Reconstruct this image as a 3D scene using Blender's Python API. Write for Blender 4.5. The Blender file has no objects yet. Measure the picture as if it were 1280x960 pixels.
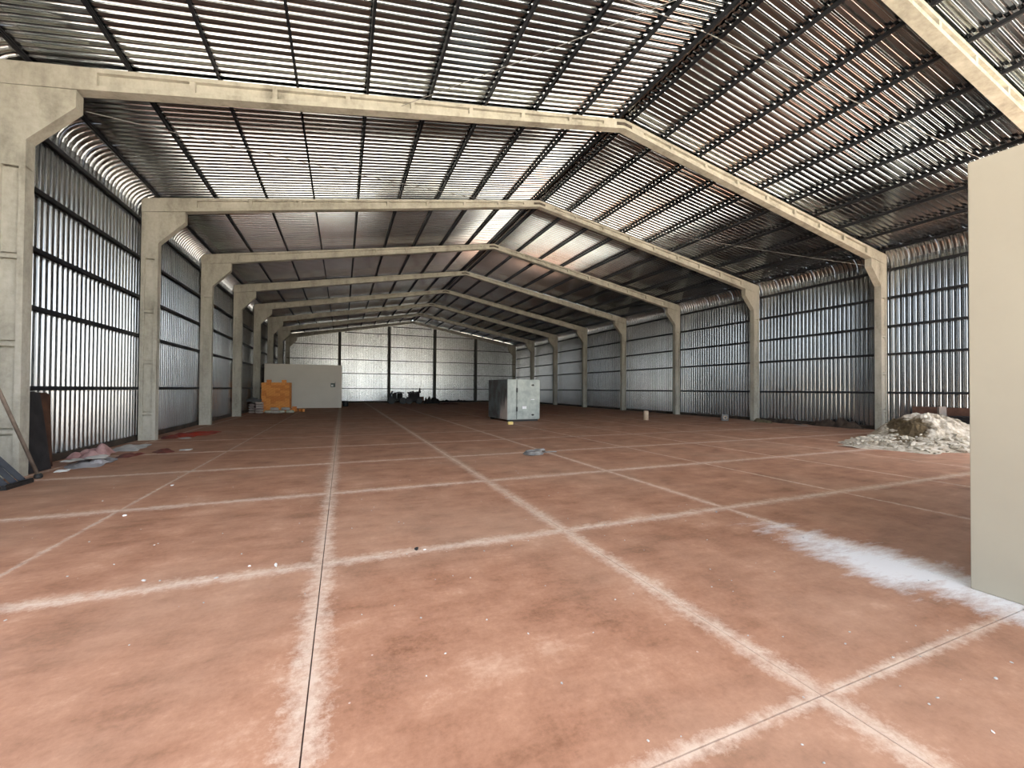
import bpy, bmesh, math, random
from mathutils import Vector, Matrix, noise

C = bpy.context.scene
COL = C.collection
R = math.radians
random.seed(7)

# ------------------------------------------------------------------ camera
YAW, PITCH, ROLL, FPX = .3884, .0127, .0064, 518.12
EYE = Vector((-8.041, 0.0, 1.6954))
fw = Vector((math.sin(YAW)*math.cos(PITCH), math.cos(YAW)*math.cos(PITCH), math.sin(PITCH)))
rt = Vector((math.cos(YAW), -math.sin(YAW), 0)); up = rt.cross(fw)
rt, up = rt*math.cos(ROLL)+up*math.sin(ROLL), up*math.cos(ROLL)-rt*math.sin(ROLL)
cam_data = bpy.data.cameras.new('camera')
cam_data.sensor_fit = 'HORIZONTAL'; cam_data.sensor_width = 36.0
cam_data.lens = FPX/1280*36.0
cam_data.clip_start = .05; cam_data.clip_end = 500
cam = bpy.data.objects.new('camera', cam_data); COL.objects.link(cam)
M = Matrix((rt, up, -fw)).transposed().to_4x4(); M.translation = EYE
cam.matrix_world = M
C.camera = cam

# ------------------------------------------------------------------ world, sun, exposure
w = bpy.data.worlds.new('sky'); C.world = w; w.use_nodes = True
wn = w.node_tree.nodes; wl = w.node_tree.links
bgn = wn['Background']
sky = wn.new('ShaderNodeTexSky'); sky.sky_type = 'NISHITA'
sky.sun_disc = False; sky.sun_elevation = R(58); sky.sun_rotation = R(80)
sky.air_density = 1.0; sky.dust_density = 3.0; sky.ozone_density = 1.0
hs_ = wn.new('ShaderNodeHueSaturation'); hs_.inputs['Saturation'].default_value = .45
wl.new(sky.outputs[0], hs_.inputs['Color']); wl.new(hs_.outputs[0], bgn.inputs[0]); bgn.inputs[1].default_value = .46

sun_d = bpy.data.lights.new('sun', 'SUN'); sun_d.energy = 16.0; sun_d.angle = R(.53); sun_d.color = (1, .95, .87)
sun = bpy.data.objects.new('sun', sun_d); COL.objects.link(sun)
sun.location = (10, 10, 40)
sdir = Vector((-math.cos(R(58))*math.sin(R(80)), -math.cos(R(58))*math.cos(R(80)), -math.sin(R(58))))
sun.rotation_euler = sdir.to_track_quat('-Z', 'Y').to_euler()

vs = C.view_settings
vs.view_transform = 'Standard'; vs.look = 'None'; vs.exposure = 1.68; vs.gamma = 1.0; vs.use_curve_mapping = False
C.cycles.max_bounces = 8; C.cycles.diffuse_bounces = 5; C.cycles.glossy_bounces = 5
C.cycles.use_denoising = True
C.cycles.sample_clamp_indirect = 12

# ------------------------------------------------------------------ helpers
def nd(nt, typ, **kw):
    n = nt.nodes.new(typ)
    for k, v in kw.items(): setattr(n, k, v)
    return n

def newmat(name):
    m = bpy.data.materials.new(name); m.use_nodes = True
    nt = m.node_tree
    return m, nt, nt.nodes['Principled BSDF']

def ramp(nt, fac, stops):
    r = nd(nt, 'ShaderNodeValToRGB')
    e = r.color_ramp.elements
    while len(e) < len(stops): e.new(.5)
    for i, (p, c) in enumerate(stops):
        e[i].position = p; e[i].color = (*c, 1) if len(c) == 3 else c
    nt.links.new(fac, r.inputs[0])
    return r.outputs[0]

def noise_tex(nt, vec, scale, detail=4, rough=.55):
    n = nd(nt, 'ShaderNodeTexNoise'); n.inputs['Scale'].default_value = scale
    n.inputs['Detail'].default_value = detail; n.inputs['Roughness'].default_value = rough
    if vec is not None: nt.links.new(vec, n.inputs['Vector'])
    return n.outputs['Fac']

def math_n(nt, op, a, b=None, clamp=False):
    n = nd(nt, 'ShaderNodeMath', operation=op); n.use_clamp = clamp
    for i, v in enumerate((a, b)):
        if v is None: continue
        if isinstance(v, (int, float)): n.inputs[i].default_value = v
        else: nt.links.new(v, n.inputs[i])
    return n.outputs[0]

def mixc(nt, fac, a, b, blend='MIX'):
    n = nd(nt, 'ShaderNodeMix', data_type='RGBA', blend_type=blend)
    for s, v in ((n.inputs[0], fac), (n.inputs[6], a), (n.inputs[7], b)):
        if isinstance(v, (int, float)): s.default_value = v
        elif isinstance(v, tuple): s.default_value = (*v, 1) if len(v) == 3 else v
        else: nt.links.new(v, s)
    return n.outputs[2]

def geo_pos(nt): return nd(nt, 'ShaderNodeNewGeometry').outputs['Position']

def mat_simple(name, c1, c2, scale=6, rough=.7, metal=0, bump=.15, coords='Object', spread=(.35, .65)):
    m, nt, b = newmat(name)
    v = nd(nt, 'ShaderNodeTexCoord').outputs[coords]
    f = noise_tex(nt, v, scale)
    nt.links.new(ramp(nt, f, [(spread[0], c1), (spread[1], c2)]), b.inputs['Base Color'])
    b.inputs['Roughness'].default_value = rough; b.inputs['Metallic'].default_value = metal
    if bump:
        bp = nd(nt, 'ShaderNodeBump'); bp.inputs['Strength'].default_value = bump; bp.inputs['Distance'].default_value = .02
        nt.links.new(noise_tex(nt, v, scale*6), bp.inputs['Height']); nt.links.new(bp.outputs[0], b.inputs['Normal'])
    return m

class MB:
    """collects shapes into one mesh"""
    def __init__(s): s.v = []; s.f = []
    def add(s, vs, fs):
        o = len(s.v); s.v += [tuple(x) for x in vs]; s.f += [tuple(i+o for i in q) for q in fs]
    def box(s, x0, x1, y0, y1, z0, z1, mat=None):
        vs = [Vector(p) for p in ((x0,y0,z0),(x1,y0,z0),(x1,y1,z0),(x0,y1,z0),(x0,y0,z1),(x1,y0,z1),(x1,y1,z1),(x0,y1,z1))]
        if mat is not None: vs = [mat @ p for p in vs]
        s.add(vs, [(0,3,2,1),(4,5,6,7),(0,1,5,4),(1,2,6,5),(2,3,7,6),(3,0,4,7)])
    def poly_xz(s, pts, y0, y1):
        """prism of an xz outline (any winding) from y0 to y1"""
        a = sum(pts[i][0]*pts[(i+1) % len(pts)][1]-pts[(i+1) % len(pts)][0]*pts[i][1] for i in range(len(pts)))
        if a < 0: pts = pts[::-1]
        n = len(pts)
        vs = [(x, y0, z) for x, z in pts]+[(x, y1, z) for x, z in pts]
        s.add(vs, [tuple(range(n)), tuple(range(2*n-1, n-1, -1))]+[(i+n, (i+1) % n+n, (i+1) % n, i) for i in range(n)])
    def tube(s, path, rad, seg=8, cap=True):
        path = [Vector(p) for p in path]; n = len(path); o = []
        rads = rad if isinstance(rad, (list, tuple)) else [rad]*n
        prev = None
        for i, p in enumerate(path):
            t = (path[min(i+1, n-1)]-path[max(i-1, 0)]).normalized()
            if prev is None:
                a = Vector((0, 0, 1)) if abs(t.z) < .9 else Vector((1, 0, 0))
                u = t.cross(a).normalized()
            else:
                u = (prev-t*prev.dot(t)).normalized()
            prev = u; v = t.cross(u)
            for k in range(seg):
                a = 2*math.pi*k/seg
                o.append(p+(u*math.cos(a)+v*math.sin(a))*rads[i])
        fs = [(i*seg+k, i*seg+(k+1) % seg, (i+1)*seg+(k+1) % seg, (i+1)*seg+k) for i in range(n-1) for k in range(seg)]
        if cap: fs += [tuple(range(seg-1, -1, -1)), tuple(range((n-1)*seg, n*seg))]
        s.add(o, fs)
    def lathe(s, prof, c=(0, 0, 0), seg=20):
        n = len(prof); vs = []; c = Vector(c)
        for r, z in prof:
            for k in range(seg):
                a = 2*math.pi*k/seg
                vs.append(c+Vector((r*math.cos(a), r*math.sin(a), z)))
        fs = [(i*seg+k, i*seg+(k+1) % seg, (i+1)*seg+(k+1) % seg, (i+1)*seg+k) for i in range(n-1) for k in range(seg)]
        fs += [tuple(range(seg-1, -1, -1)), tuple(range((n-1)*seg, n*seg))]
        s.add(vs, fs)
    def rock(s, c, r, seed, sq=(1, 1, .7)):
        bm = bmesh.new(); bmesh.ops.create_icosphere(bm, subdivisions=1, radius=1)
        rnd = random.Random(seed); off = Vector((rnd.random()*50, rnd.random()*50, 0))
        rz = Matrix.Rotation(rnd.random()*6.3, 3, 'Z') @ Matrix.Rotation(rnd.uniform(-.5, .5), 3, 'X')
        vs = []
        for v in bm.verts:
            d = v.co*(1+.55*noise.noise(v.co*1.3+off))
            vs.append(Vector(c)+rz @ Vector((d.x*r*sq[0], d.y*r*sq[1], d.z*r*sq[2])))
        s.add(vs, [tuple(v.index for v in f.verts) for f in bm.faces]); bm.free()
    def mesh(s, name):
        me = bpy.data.meshes.new(name); me.from_pydata(s.v, [], s.f); me.update(); return me
    def build(s, name, mat, parent=None, loc=None, smooth=False, bevel=0):
        me = s.mesh(name)
        if mat: me.materials.append(mat)
        if smooth:
            for p in me.polygons: p.use_smooth = True
        o = bpy.data.objects.new(name, me); COL.objects.link(o)
        if loc is not None: o.location = loc
        if parent: o.parent = parent
        if bevel:
            b = o.modifiers.new('bevel', 'BEVEL'); b.width = bevel; b.segments = 2; b.limit_method = 'ANGLE'
        return o

def tag(o, label=None, cat=None, group=None, kind=None):
    for k, v in (('label', label), ('category', cat), ('group', group), ('kind', kind)):
        if v: o[k] = v
    return o

def empty(name, loc=(0, 0, 0), rz=0):
    o = bpy.data.objects.new(name, None); COL.objects.link(o)
    o.location = loc; o.rotation_euler = (0, 0, rz); o.empty_display_size = .2
    return o

def inst(me, name, parent, loc=(0, 0, 0), rot=None):
    o = bpy.data.objects.new(name, me); COL.objects.link(o); o.location = loc
    if rot: o.rotation_euler = rot
    o.parent = parent
    return o

# ------------------------------------------------------------------ materials
def mat_metal(name, rough=.26, base=(.55, .56, .57), dirt=.35):
    m, nt, b = newmat(name)
    pos = geo_pos(nt); oi = nd(nt, 'ShaderNodeObjectInfo')
    n1 = noise_tex(nt, pos, 1.2, 5)
    n2 = noise_tex(nt, pos, 14, 3)
    t = math_n(nt, 'ADD', math_n(nt, 'MULTIPLY', n1, .7), math_n(nt, 'MULTIPLY', oi.outputs['Random'], .3))
    c = mixc(nt, t, tuple(x*(1-dirt) for x in base), tuple(min(1, x*1.12) for x in base))
    nt.links.new(c, b.inputs['Base Color'])
    b.inputs['Metallic'].default_value = 1
    r = math_n(nt, 'ADD', rough-.05, math_n(nt, 'MULTIPLY', n2, .10))
    nt.links.new(r, b.inputs['Roughness'])
    bp = nd(nt, 'ShaderNodeBump'); bp.inputs['Strength'].default_value = .03; bp.inputs['Distance'].default_value = .02
    nt.links.new(noise_tex(nt, pos, 1.6, 1), bp.inputs['Height']); nt.links.new(bp.outputs[0], b.inputs['Normal'])
    return m

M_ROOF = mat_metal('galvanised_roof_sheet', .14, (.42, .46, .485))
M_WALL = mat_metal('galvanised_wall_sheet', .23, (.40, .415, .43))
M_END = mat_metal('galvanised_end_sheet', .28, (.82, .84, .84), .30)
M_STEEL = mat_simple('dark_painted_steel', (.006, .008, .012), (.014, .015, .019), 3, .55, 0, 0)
M_DARKMETAL = mat_simple('dark_scrap_metal', (.006, .006, .007), (.022, .017, .016), 5, .7, 0)

def mat_concrete(name, c_dark, c_mid, c_light):
    m, nt, b = newmat(name)
    pos = geo_pos(nt)
    mp = nd(nt, 'ShaderNodeMapping'); mp.inputs['Scale'].default_value = (1, 1, .35); nt.links.new(pos, mp.inputs[0])
    f = math_n(nt, 'ADD', math_n(nt, 'MULTIPLY', noise_tex(nt, mp.outputs[0], 2.2, 6, .65), .75),
               math_n(nt, 'MULTIPLY', noise_tex(nt, pos, 11, 4, .6), .25))
    col = ramp(nt, f, [(.32, c_dark), (.5, c_mid), (.66, c_light)])
    nt.links.new(col, b.inputs['Base Color']); b.inputs['Roughness'].default_value = .85
    bp = nd(nt, 'ShaderNodeBump'); bp.inputs['Strength'].default_value = .25; bp.inputs['Distance'].default_value = .02
    nt.links.new(noise_tex(nt, pos, 18, 4), bp.inputs['Height']); nt.links.new(bp.outputs[0], b.inputs['Normal'])
    return m
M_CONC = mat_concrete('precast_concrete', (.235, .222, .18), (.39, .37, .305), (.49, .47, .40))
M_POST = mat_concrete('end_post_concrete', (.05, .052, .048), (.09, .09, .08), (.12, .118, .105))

JX, JX0, JY, JY0 = 2.65, -8.2, 2.9, 1.5
def mat_floor():
    m, nt, b = newmat('red_pigmented_concrete')
    pos = geo_pos(nt); sp = nd(nt, 'ShaderNodeSeparateXYZ'); nt.links.new(pos, sp.inputs[0])
    X, Y = sp.outputs[0], sp.outputs[1]
    # slab colour: blotches, trowel streaks, dusting
    st = nd(nt, 'ShaderNodeMapping'); st.inputs['Scale'].default_value = (.5, 1.6, 1); st.inputs['Rotation'].default_value = (0, 0, .5)
    nt.links.new(pos, st.inputs[0])
    blot = noise_tex(nt, pos, 1.5, 8, .68); streak = noise_tex(nt, st.outputs[0], 2.5, 8, .68); fine = noise_tex(nt, pos, 26, 5, .7)
    f = math_n(nt, 'ADD', math_n(nt, 'MULTIPLY', blot, .5), math_n(nt, 'ADD', math_n(nt, 'MULTIPLY', streak, .3), math_n(nt, 'MULTIPLY', fine, .2)))
    col = ramp(nt, f, [(.38, (.22, .10, .052)), (.47, (.345, .165, .095)), (.55, (.425, .218, .130)), (.65, (.56, .34, .225))])
    dust_f = ramp(nt, noise_tex(nt, pos, .35, 4, .6), [(.45, (0, 0, 0)), (.75, (1, 1, 1))])
    col = mixc(nt, math_n(nt, 'MULTIPLY', dust_f, .35), col, (.42, .30, .21))
    # dust along saw joints
    def joint(coord, other, period, origin, wide_list, base_w):
        u = math_n(nt, 'DIVIDE', math_n(nt, 'SUBTRACT', coord, origin), period)
        fr = math_n(nt, 'SUBTRACT', u, math_n(nt, 'ROUND', u))
        d = math_n(nt, 'ABSOLUTE', math_n(nt, 'MULTIPLY', fr, period))
        wn_ = noise_tex(nt, pos, 1.3, 4, .7)
        width = math_n(nt, 'MULTIPLY', math_n(nt, 'ADD', wn_, .15), base_w)
        extra = None
        for x0, amt in wide_list:
            k = math_n(nt, 'LESS_THAN', math_n(nt, 'ABSOLUTE', math_n(nt, 'SUBTRACT', coord, x0)), .6)
            k = math_n(nt, 'MULTIPLY', k, amt)
            extra = k if extra is None else math_n(nt, 'ADD', extra, k)
        width = math_n(nt, 'MULTIPLY', width, math_n(nt, 'ADD', extra, 1.0))
        edge = noise_tex(nt, pos, 13, 6, .8)
        g = math_n(nt, 'SUBTRACT', 1.0, math_n(nt, 'DIVIDE', d, width))
        g = math_n(nt, 'ADD', g, math_n(nt, 'MULTIPLY', math_n(nt, 'SUBTRACT', edge, .5), 3.0))
        g = math_n(nt, 'MULTIPLY', g, 1.1, True)
        g = math_n(nt, 'MULTIPLY', g, math_n(nt, 'MULTIPLY', math_n(nt, 'SUBTRACT', noise_tex(nt, pos, 5.5, 5, .75), .20), 3.0, True), True)
        far = math_n(nt, 'LESS_THAN', d, math_n(nt, 'MULTIPLY', width, 2.2))
        g = math_n(nt, 'MULTIPLY', g, far)
        return g
    jx = joint(X, Y, JX, JX0, [(-8.2, .95), (-5.55, .95), (-10.85, -.4), (-2.9, .5)], .105)
    jy = joint(Y, X, JY, JY0, [(4.4, .9), (1.5, -.1), (7.3, 1.3), (10.2, 1.2), (13.1, .9)], .105)
    jm = math_n(nt, 'MULTIPLY', math_n(nt, 'MAXIMUM', jx, jy), .80)
    jm = math_n(nt, 'MULTIPLY', jm, math_n(nt, 'ADD', .45, math_n(nt, 'MULTIPLY', noise_tex(nt, pos, 4, 4, .7), .9)), True)
    col = mixc(nt, jm, col, (.68, .53, .41))
    # white ragged patch by the foot of the block wall
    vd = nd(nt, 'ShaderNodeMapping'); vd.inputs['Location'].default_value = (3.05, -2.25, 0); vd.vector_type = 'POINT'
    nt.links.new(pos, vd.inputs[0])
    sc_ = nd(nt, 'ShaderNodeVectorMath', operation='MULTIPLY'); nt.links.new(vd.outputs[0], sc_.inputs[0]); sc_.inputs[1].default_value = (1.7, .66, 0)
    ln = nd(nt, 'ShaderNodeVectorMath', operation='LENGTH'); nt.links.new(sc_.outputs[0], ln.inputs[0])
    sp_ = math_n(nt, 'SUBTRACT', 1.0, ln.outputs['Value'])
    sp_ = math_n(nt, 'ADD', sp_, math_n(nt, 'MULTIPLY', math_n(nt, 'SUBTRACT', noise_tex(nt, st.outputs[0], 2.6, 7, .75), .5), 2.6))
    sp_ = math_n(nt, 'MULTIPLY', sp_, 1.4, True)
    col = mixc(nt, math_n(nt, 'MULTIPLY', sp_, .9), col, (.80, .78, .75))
    # fine plaster specks
    vo = nd(nt, 'ShaderNodeTexVoronoi'); vo.inputs['Scale'].default_value = 4.5; nt.links.new(pos, vo.inputs['Vector'])
    sk = math_n(nt, 'LESS_THAN', vo.outputs['Distance'], math_n(nt, 'MULTIPLY', math_n(nt, 'SUBTRACT', noise_tex(nt, pos, 2.1, 2), .45), .22))
    col = mixc(nt, math_n(nt, 'MULTIPLY', sk, .5), col, (.7, .6, .52))
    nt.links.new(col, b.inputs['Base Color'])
    nt.links.new(math_n(nt, 'ADD', .5, math_n(nt, 'MULTIPLY', fine, .3)), b.inputs['Roughness'])
    b.inputs['Specular IOR Level'].default_value = .35
    bp = nd(nt, 'ShaderNodeBump'); bp.inputs['Strength'].default_value = .15; bp.inputs['Distance'].default_value = .01
    nt.links.new(math_n(nt, 'ADD', fine, jm), bp.inputs['Height']); nt.links.new(bp.outputs[0], b.inputs['Normal'])
    return m
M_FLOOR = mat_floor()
M_JOINT = mat_simple('dark_joint_base', (.05, .03, .022), (.10, .06, .045), 8, .95)  # dark base below the slabs, seen in the saw joints
M_GROUND = mat_simple('yard_concrete', (.44, .395, .325), (.51, .465, .39), .6, .9, 0, 0)
M_PLASTER = mat_simple('beige_wall_plaster', (.295, .26, .195), (.315, .28, .21), 1.2, .8, 0, .08, 'Object')
M_ROOMW = mat_simple('grey_cream_plaster', (.78, .73, .63), (.82, .77, .67), .8, .85, 0, .05)
M_PLINTH = mat_simple('dark_brown_plinth', (.03, .022, .016), (.07, .05, .036), 2, .95)  # plain dark brown for the strip at the wall feet

# ------------------------------------------------------------------ geometry constants
FY0, BAY, NF = 4.54, 6.0, 9            # first visible frame, spacing
YF, YB = -1.6, 52.75                    # open front, end wall
SL = .174; ZR = 10.12                   # rafter top line
FLY = -2.0                              # slab edge outside the opening
def rtop(x): return ZR-SL*abs(x)
WX = 14.10                              # wall sheet plane
PUR = .10

# ------------------------------------------------------------------ floor and yard
fl = MB(); fl.box(-14.3, 14.3, FLY, YB+.2, -.25, -.012)
floor = fl.build('floor', M_JOINT); tag(floor, kind='structure')
gap = .004
slab_cache = {}
xs = [-14.2]+[JX0+JX*k for k in range(-2, 9) if -14 < JX0+JX*k < 14]+[14.2]
ys = [FLY, JY0-JY]+[JY0+JY*k for k in range(0, 18) if JY0+JY*k < YB-.4]+[YB+.1]
for i in range(len(xs)-1):
    for j in range(len(ys)-1):
        x0, x1, y0, y1 = xs[i]+gap, xs[i+1]-gap, ys[j]+gap, ys[j+1]-gap
        key = (round(x1-x0, 3), round(y1-y0, 3))
        if key not in slab_cache:
            b_ = MB(); b_.box(0, x1-x0, 0, y1-y0, -.12, 0)
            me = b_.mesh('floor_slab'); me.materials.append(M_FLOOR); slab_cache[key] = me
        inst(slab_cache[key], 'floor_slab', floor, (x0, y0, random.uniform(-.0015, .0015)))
g = MB(); g.box(-120, 120, -140, FLY, -.45, -.03); g.box(-120, -14.35, FLY, 120, -.45, -.03); g.box(14.35, 120, FLY, 120, -.45, -.03)
yard = g.build('ground', M_GROUND); tag(yard, kind='structure')

# ------------------------------------------------------------------ trapezoidal sheets
PITCH_R, NR = .19, 5
SW = PITCH_R*NR
def rib_profile(fl, pan=.078):
    """(y, height) over one sheet of five ribs; height goes outwards"""
    pr = []
    for k in range(NR):
        o = k*PITCH_R
        m = o+pan/2
        pr += [(o, 0), (m-.006, 0), (m, .004), (m+.006, 0), (o+pan, 0)]
        y, h = o+pan, 0
        for dy, dh in fl: y += dy; h += dh; pr.append((y, h))
        crest = o+PITCH_R-sum(q[0] for q in fl)
        pr += [(crest, h)]
        for dy, dh in fl[::-1][:-1]: crest += dy; h -= dh; pr.append((crest, h))
    pr += [(SW, 0), (SW+.02, 0)]
    return pr
PROF_ROOF = rib_profile([(.0015, .0015), (.0081, .020), (.0084, .0135), (.0068, .0075), (.002, .002)])
PROF_WALL = rib_profile([(.002, .002), (.0135, .014), (.0116, .026), (.002, .002)], .09)
PROF = PROF_WALL
def sweep_sheet(path, PROF):
    """path: [(point xz, outward normal xz)]; the sheet's ribs run along the path"""
    v = []; f = []; n = len(PROF)
    for (p, nn) in path:
        for y, h in PROF: v.append((p[0]+nn[0]*h, y, p[1]+nn[1]*h))
    for i in range(len(path)-1):
        for k in range(n-1): f.append((i*n+k, i*n+k+1, (i+1)*n+k+1, (i+1)*n+k))
    return v, f
def sheet_mesh(name, path, mat, prof):
    mb = MB(); mb.add(*sweep_sheet(path, prof)); me = mb.mesh(name); me.materials.append(mat)
    return me
nsl = math.hypot(1, SL)
def paths(s):
    wn_ = (s, 0); rn = (s*SL/nsl, 1/nsl)
    zroof = lambda x: ZR+PUR-SL*abs(x)
    wall = [((s*WX, .14), wn_), ((s*WX, 2.5), wn_), ((s*WX, 4.9), wn_), ((s*WX, 7.03), wn_)]
    # eave curve: arc tangent to the wall and to the roof
    ang = math.atan(SL); r_ = .62
    # roof line tangent circle: centre at x = WX - r, z so that distance to the roof line = r
    cx = WX-r_; cz = zroof(cx)-r_*nsl
    ev = [((s*WX, 7.03), wn_)]
    for k in range(8):
        a = (math.pi/2-ang)*k/7
        ev.append(((s*(cx+r_*math.cos(a)), cz+r_*math.sin(a)), (s*math.cos(a), math.sin(a))))
    xt = cx+r_*math.cos(math.pi/2-ang)
    xe = 13.3
    ev.append(((s*xe, zroof(xe)), rn))
    rf = []
    for x in (13.38, 10, 6.7, 3.4, .06): rf.append(((s*x, zroof(x)+.004), rn))
    return wall, ev, rf

ceiling = empty('ceiling'); tag(ceiling, kind='structure')
wall_l = empty('wall_left'); tag(wall_l, kind='structure')
wall_r = empty('wall_right'); tag(wall_r, kind='structure')
wall_b = empty('wall_back'); tag(wall_b, kind='structure')
nsheet = int(math.ceil((YB-YF)/SW))
for s, wp in ((-1, wall_l), (1, wall_r)):
    wall, ev, rf = paths(s)
    mw = sheet_mesh('wall_sheet', wall, M_WALL, PROF_WALL); mev = sheet_mesh('eave_sheet', ev, M_WALL, PROF_ROOF); mr = sheet_mesh('roof_sheet', rf, M_ROOF, PROF_ROOF)
    for p in mev.polygons: p.use_smooth = False
    k0 = int(round((FY0-YF)/SW))  # unseen nearest bay gets no side walls, left open to let daylight in
    for k in range(k0, nsheet):
        y = YF+k*SW
        inst(mw, 'wall_sheet', wp, (0, y, 0)); inst(mev, 'eave_sheet', wp, (0, y, 0))
    for k in range(nsheet):
        y = YF+k*SW
        inst(mr, 'roof_sheet', ceiling, (0, y, random.uniform(0, .004)))
cap = MB()
for s in (-1, 1):
    x0, x1 = 0, .28
    cap.add([(0, YF, ZR+PUR+.075), (0, YB, ZR+PUR+.075), (s*.3, YB, ZR+PUR+.055-SL*.3), (s*.3, YF, ZR+PUR+.055-SL*.3)], [(0, 1, 2, 3)])
cap.build('ridge_cap', M_ROOF, ceiling)

# purlins: one C-section per bay and line
def csec(L, h, wd, t=.012):
    """C channel along y, web vertical"""
    m_ = MB(); m_.box(-wd/2, -wd/2+t, 0, L, 0, h); m_.box(-wd/2, wd/2, 0, L, h-t, h); m_.box(-wd/2, wd/2, 0, L, 0, t)
    m_.box(wd/2-t, wd/2, 0, L, 0, .025); m_.box(wd/2-t, wd/2, 0, L, h-.025, h)
    return m_
px = [13.55, 12.05, 10.55, 9.05, 7.55, 6.05, 4.55, 3.05, 1.55, .22]
bays = [(YF, FY0)]+[(FY0+BAY*k, FY0+BAY*(k+1)) for k in range(8)]
pm = {}
for (y0, y1) in bays:
    L = round(y1-y0, 3)
    if L not in pm:
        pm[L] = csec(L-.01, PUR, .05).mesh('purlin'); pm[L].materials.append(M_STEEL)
    for s in (-1, 1):
        for x in px:
            inst(pm[L], 'purlin', ceiling, (s*x, y0+.005, rtop(x)-.006), (0, s*math.atan(SL) if s > 0 else -math.atan(SL), 0))
# girts
gz = [1.65, 3.33, 4.55, 5.80, 7.02]
gm = {}
for (y0, y1) in bays[1:]:
    L = round(y1-y0, 3)
    if L not in gm:
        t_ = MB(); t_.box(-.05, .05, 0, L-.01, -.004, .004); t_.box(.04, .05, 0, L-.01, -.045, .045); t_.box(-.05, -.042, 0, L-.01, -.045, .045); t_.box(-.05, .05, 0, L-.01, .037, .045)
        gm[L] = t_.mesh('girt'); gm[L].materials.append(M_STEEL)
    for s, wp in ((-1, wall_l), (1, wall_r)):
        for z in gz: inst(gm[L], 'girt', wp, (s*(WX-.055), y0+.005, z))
# plinths under the sheets
for s, nm in ((-1, 'baseboard_left'), (1, 'baseboard_right')):
    b_ = MB(); b_.box(min(s*14.04, s*14.2), max(s*14.04, s*14.2), FY0, YB, -.05, .16)
    tag(b_.build(nm, M_PLINTH), kind='structure')

# end wall
ye = YB-.12
for k in range(int(math.ceil(28.2/SW))):
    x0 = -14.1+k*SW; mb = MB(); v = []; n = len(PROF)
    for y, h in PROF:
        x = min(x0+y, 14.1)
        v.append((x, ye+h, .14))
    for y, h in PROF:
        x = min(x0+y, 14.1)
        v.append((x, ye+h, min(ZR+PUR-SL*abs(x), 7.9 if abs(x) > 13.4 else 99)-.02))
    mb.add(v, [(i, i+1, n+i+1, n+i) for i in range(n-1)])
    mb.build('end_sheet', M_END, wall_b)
b_ = MB(); b_.box(-14, 14, ye-.02, ye+.1, -.05, .18); tag(b_.build('baseboard_back', M_PLINTH), kind='structure')
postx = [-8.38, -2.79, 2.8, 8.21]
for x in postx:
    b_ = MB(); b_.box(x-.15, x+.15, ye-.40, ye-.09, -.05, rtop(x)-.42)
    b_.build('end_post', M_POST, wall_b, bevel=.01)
edges = [-13.9]+postx+[13.9]
for z in (1.67, 3.45, 5.08, 6.75, 8.3, 9.25):
    for a, b2 in zip(edges, edges[1:]):
        lim = (ZR-.45-z)/SL
        xa, xb = max(a, -lim), min(b2, lim)
        if xb-xa < .4: continue
        t_ = MB(); t_.box(xa+.02, xb-.02, ye-.085, ye-.005, z-.04, z+.04); t_.build('end_girt', M_STEEL, wall_b)

# ------------------------------------------------------------------ concrete portal frames
TH = .25
def column_mb(s):
    m_ = MB(); y0, y1 = -.0, TH; rc = .105
    P = lambda pts: [(s*x, z) for x, z in pts]
    # core web
    m_.poly_xz(P([(13.97, 0), (13.56, 0), (13.56, 5.9), (13.97, 5.9)]), y0+rc, y1-rc)
    # head block with the haunch
    m_.poly_xz(P([(13.98, 5.78), (13.55, 5.78), (13.55, 6.30), (12.86, 7.08), (12.86, 7.42), (13.98, 7.24)]), y0, y1)
    # edge flanges, foot and ribs
    m_.poly_xz(P([(13.98, 0), (13.88, 0), (13.88, 5.80), (13.98, 5.80)]), y0, y1)
    m_.poly_xz(P([(13.64, 0), (13.55, 0), (13.55, 5.80), (13.64, 5.80)]), y0, y1)
    m_.poly_xz(P([(13.9, 0), (13.6, 0), (13.6, .22), (13.9, .22)]), y0+.004, y1-.004)
    for z in (.85, 2.47, 4.10):
        m_.poly_xz(P([(13.9, z-.035), (13.6, z-.035), (13.6, z+.035), (13.9, z+.035)]), y0+.02, y1-.02)
    for za, zb2 in ((.22, .775), (.925, 2.395), (2.545, 4.025), (4.175, 5.74)):   # recessed panels, a slot left round every rib
        m_.poly_xz(P([(13.885, za), (13.635, za), (13.635, zb2), (13.885, zb2)]), y0+.045, y1-.045)
    return m_
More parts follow.
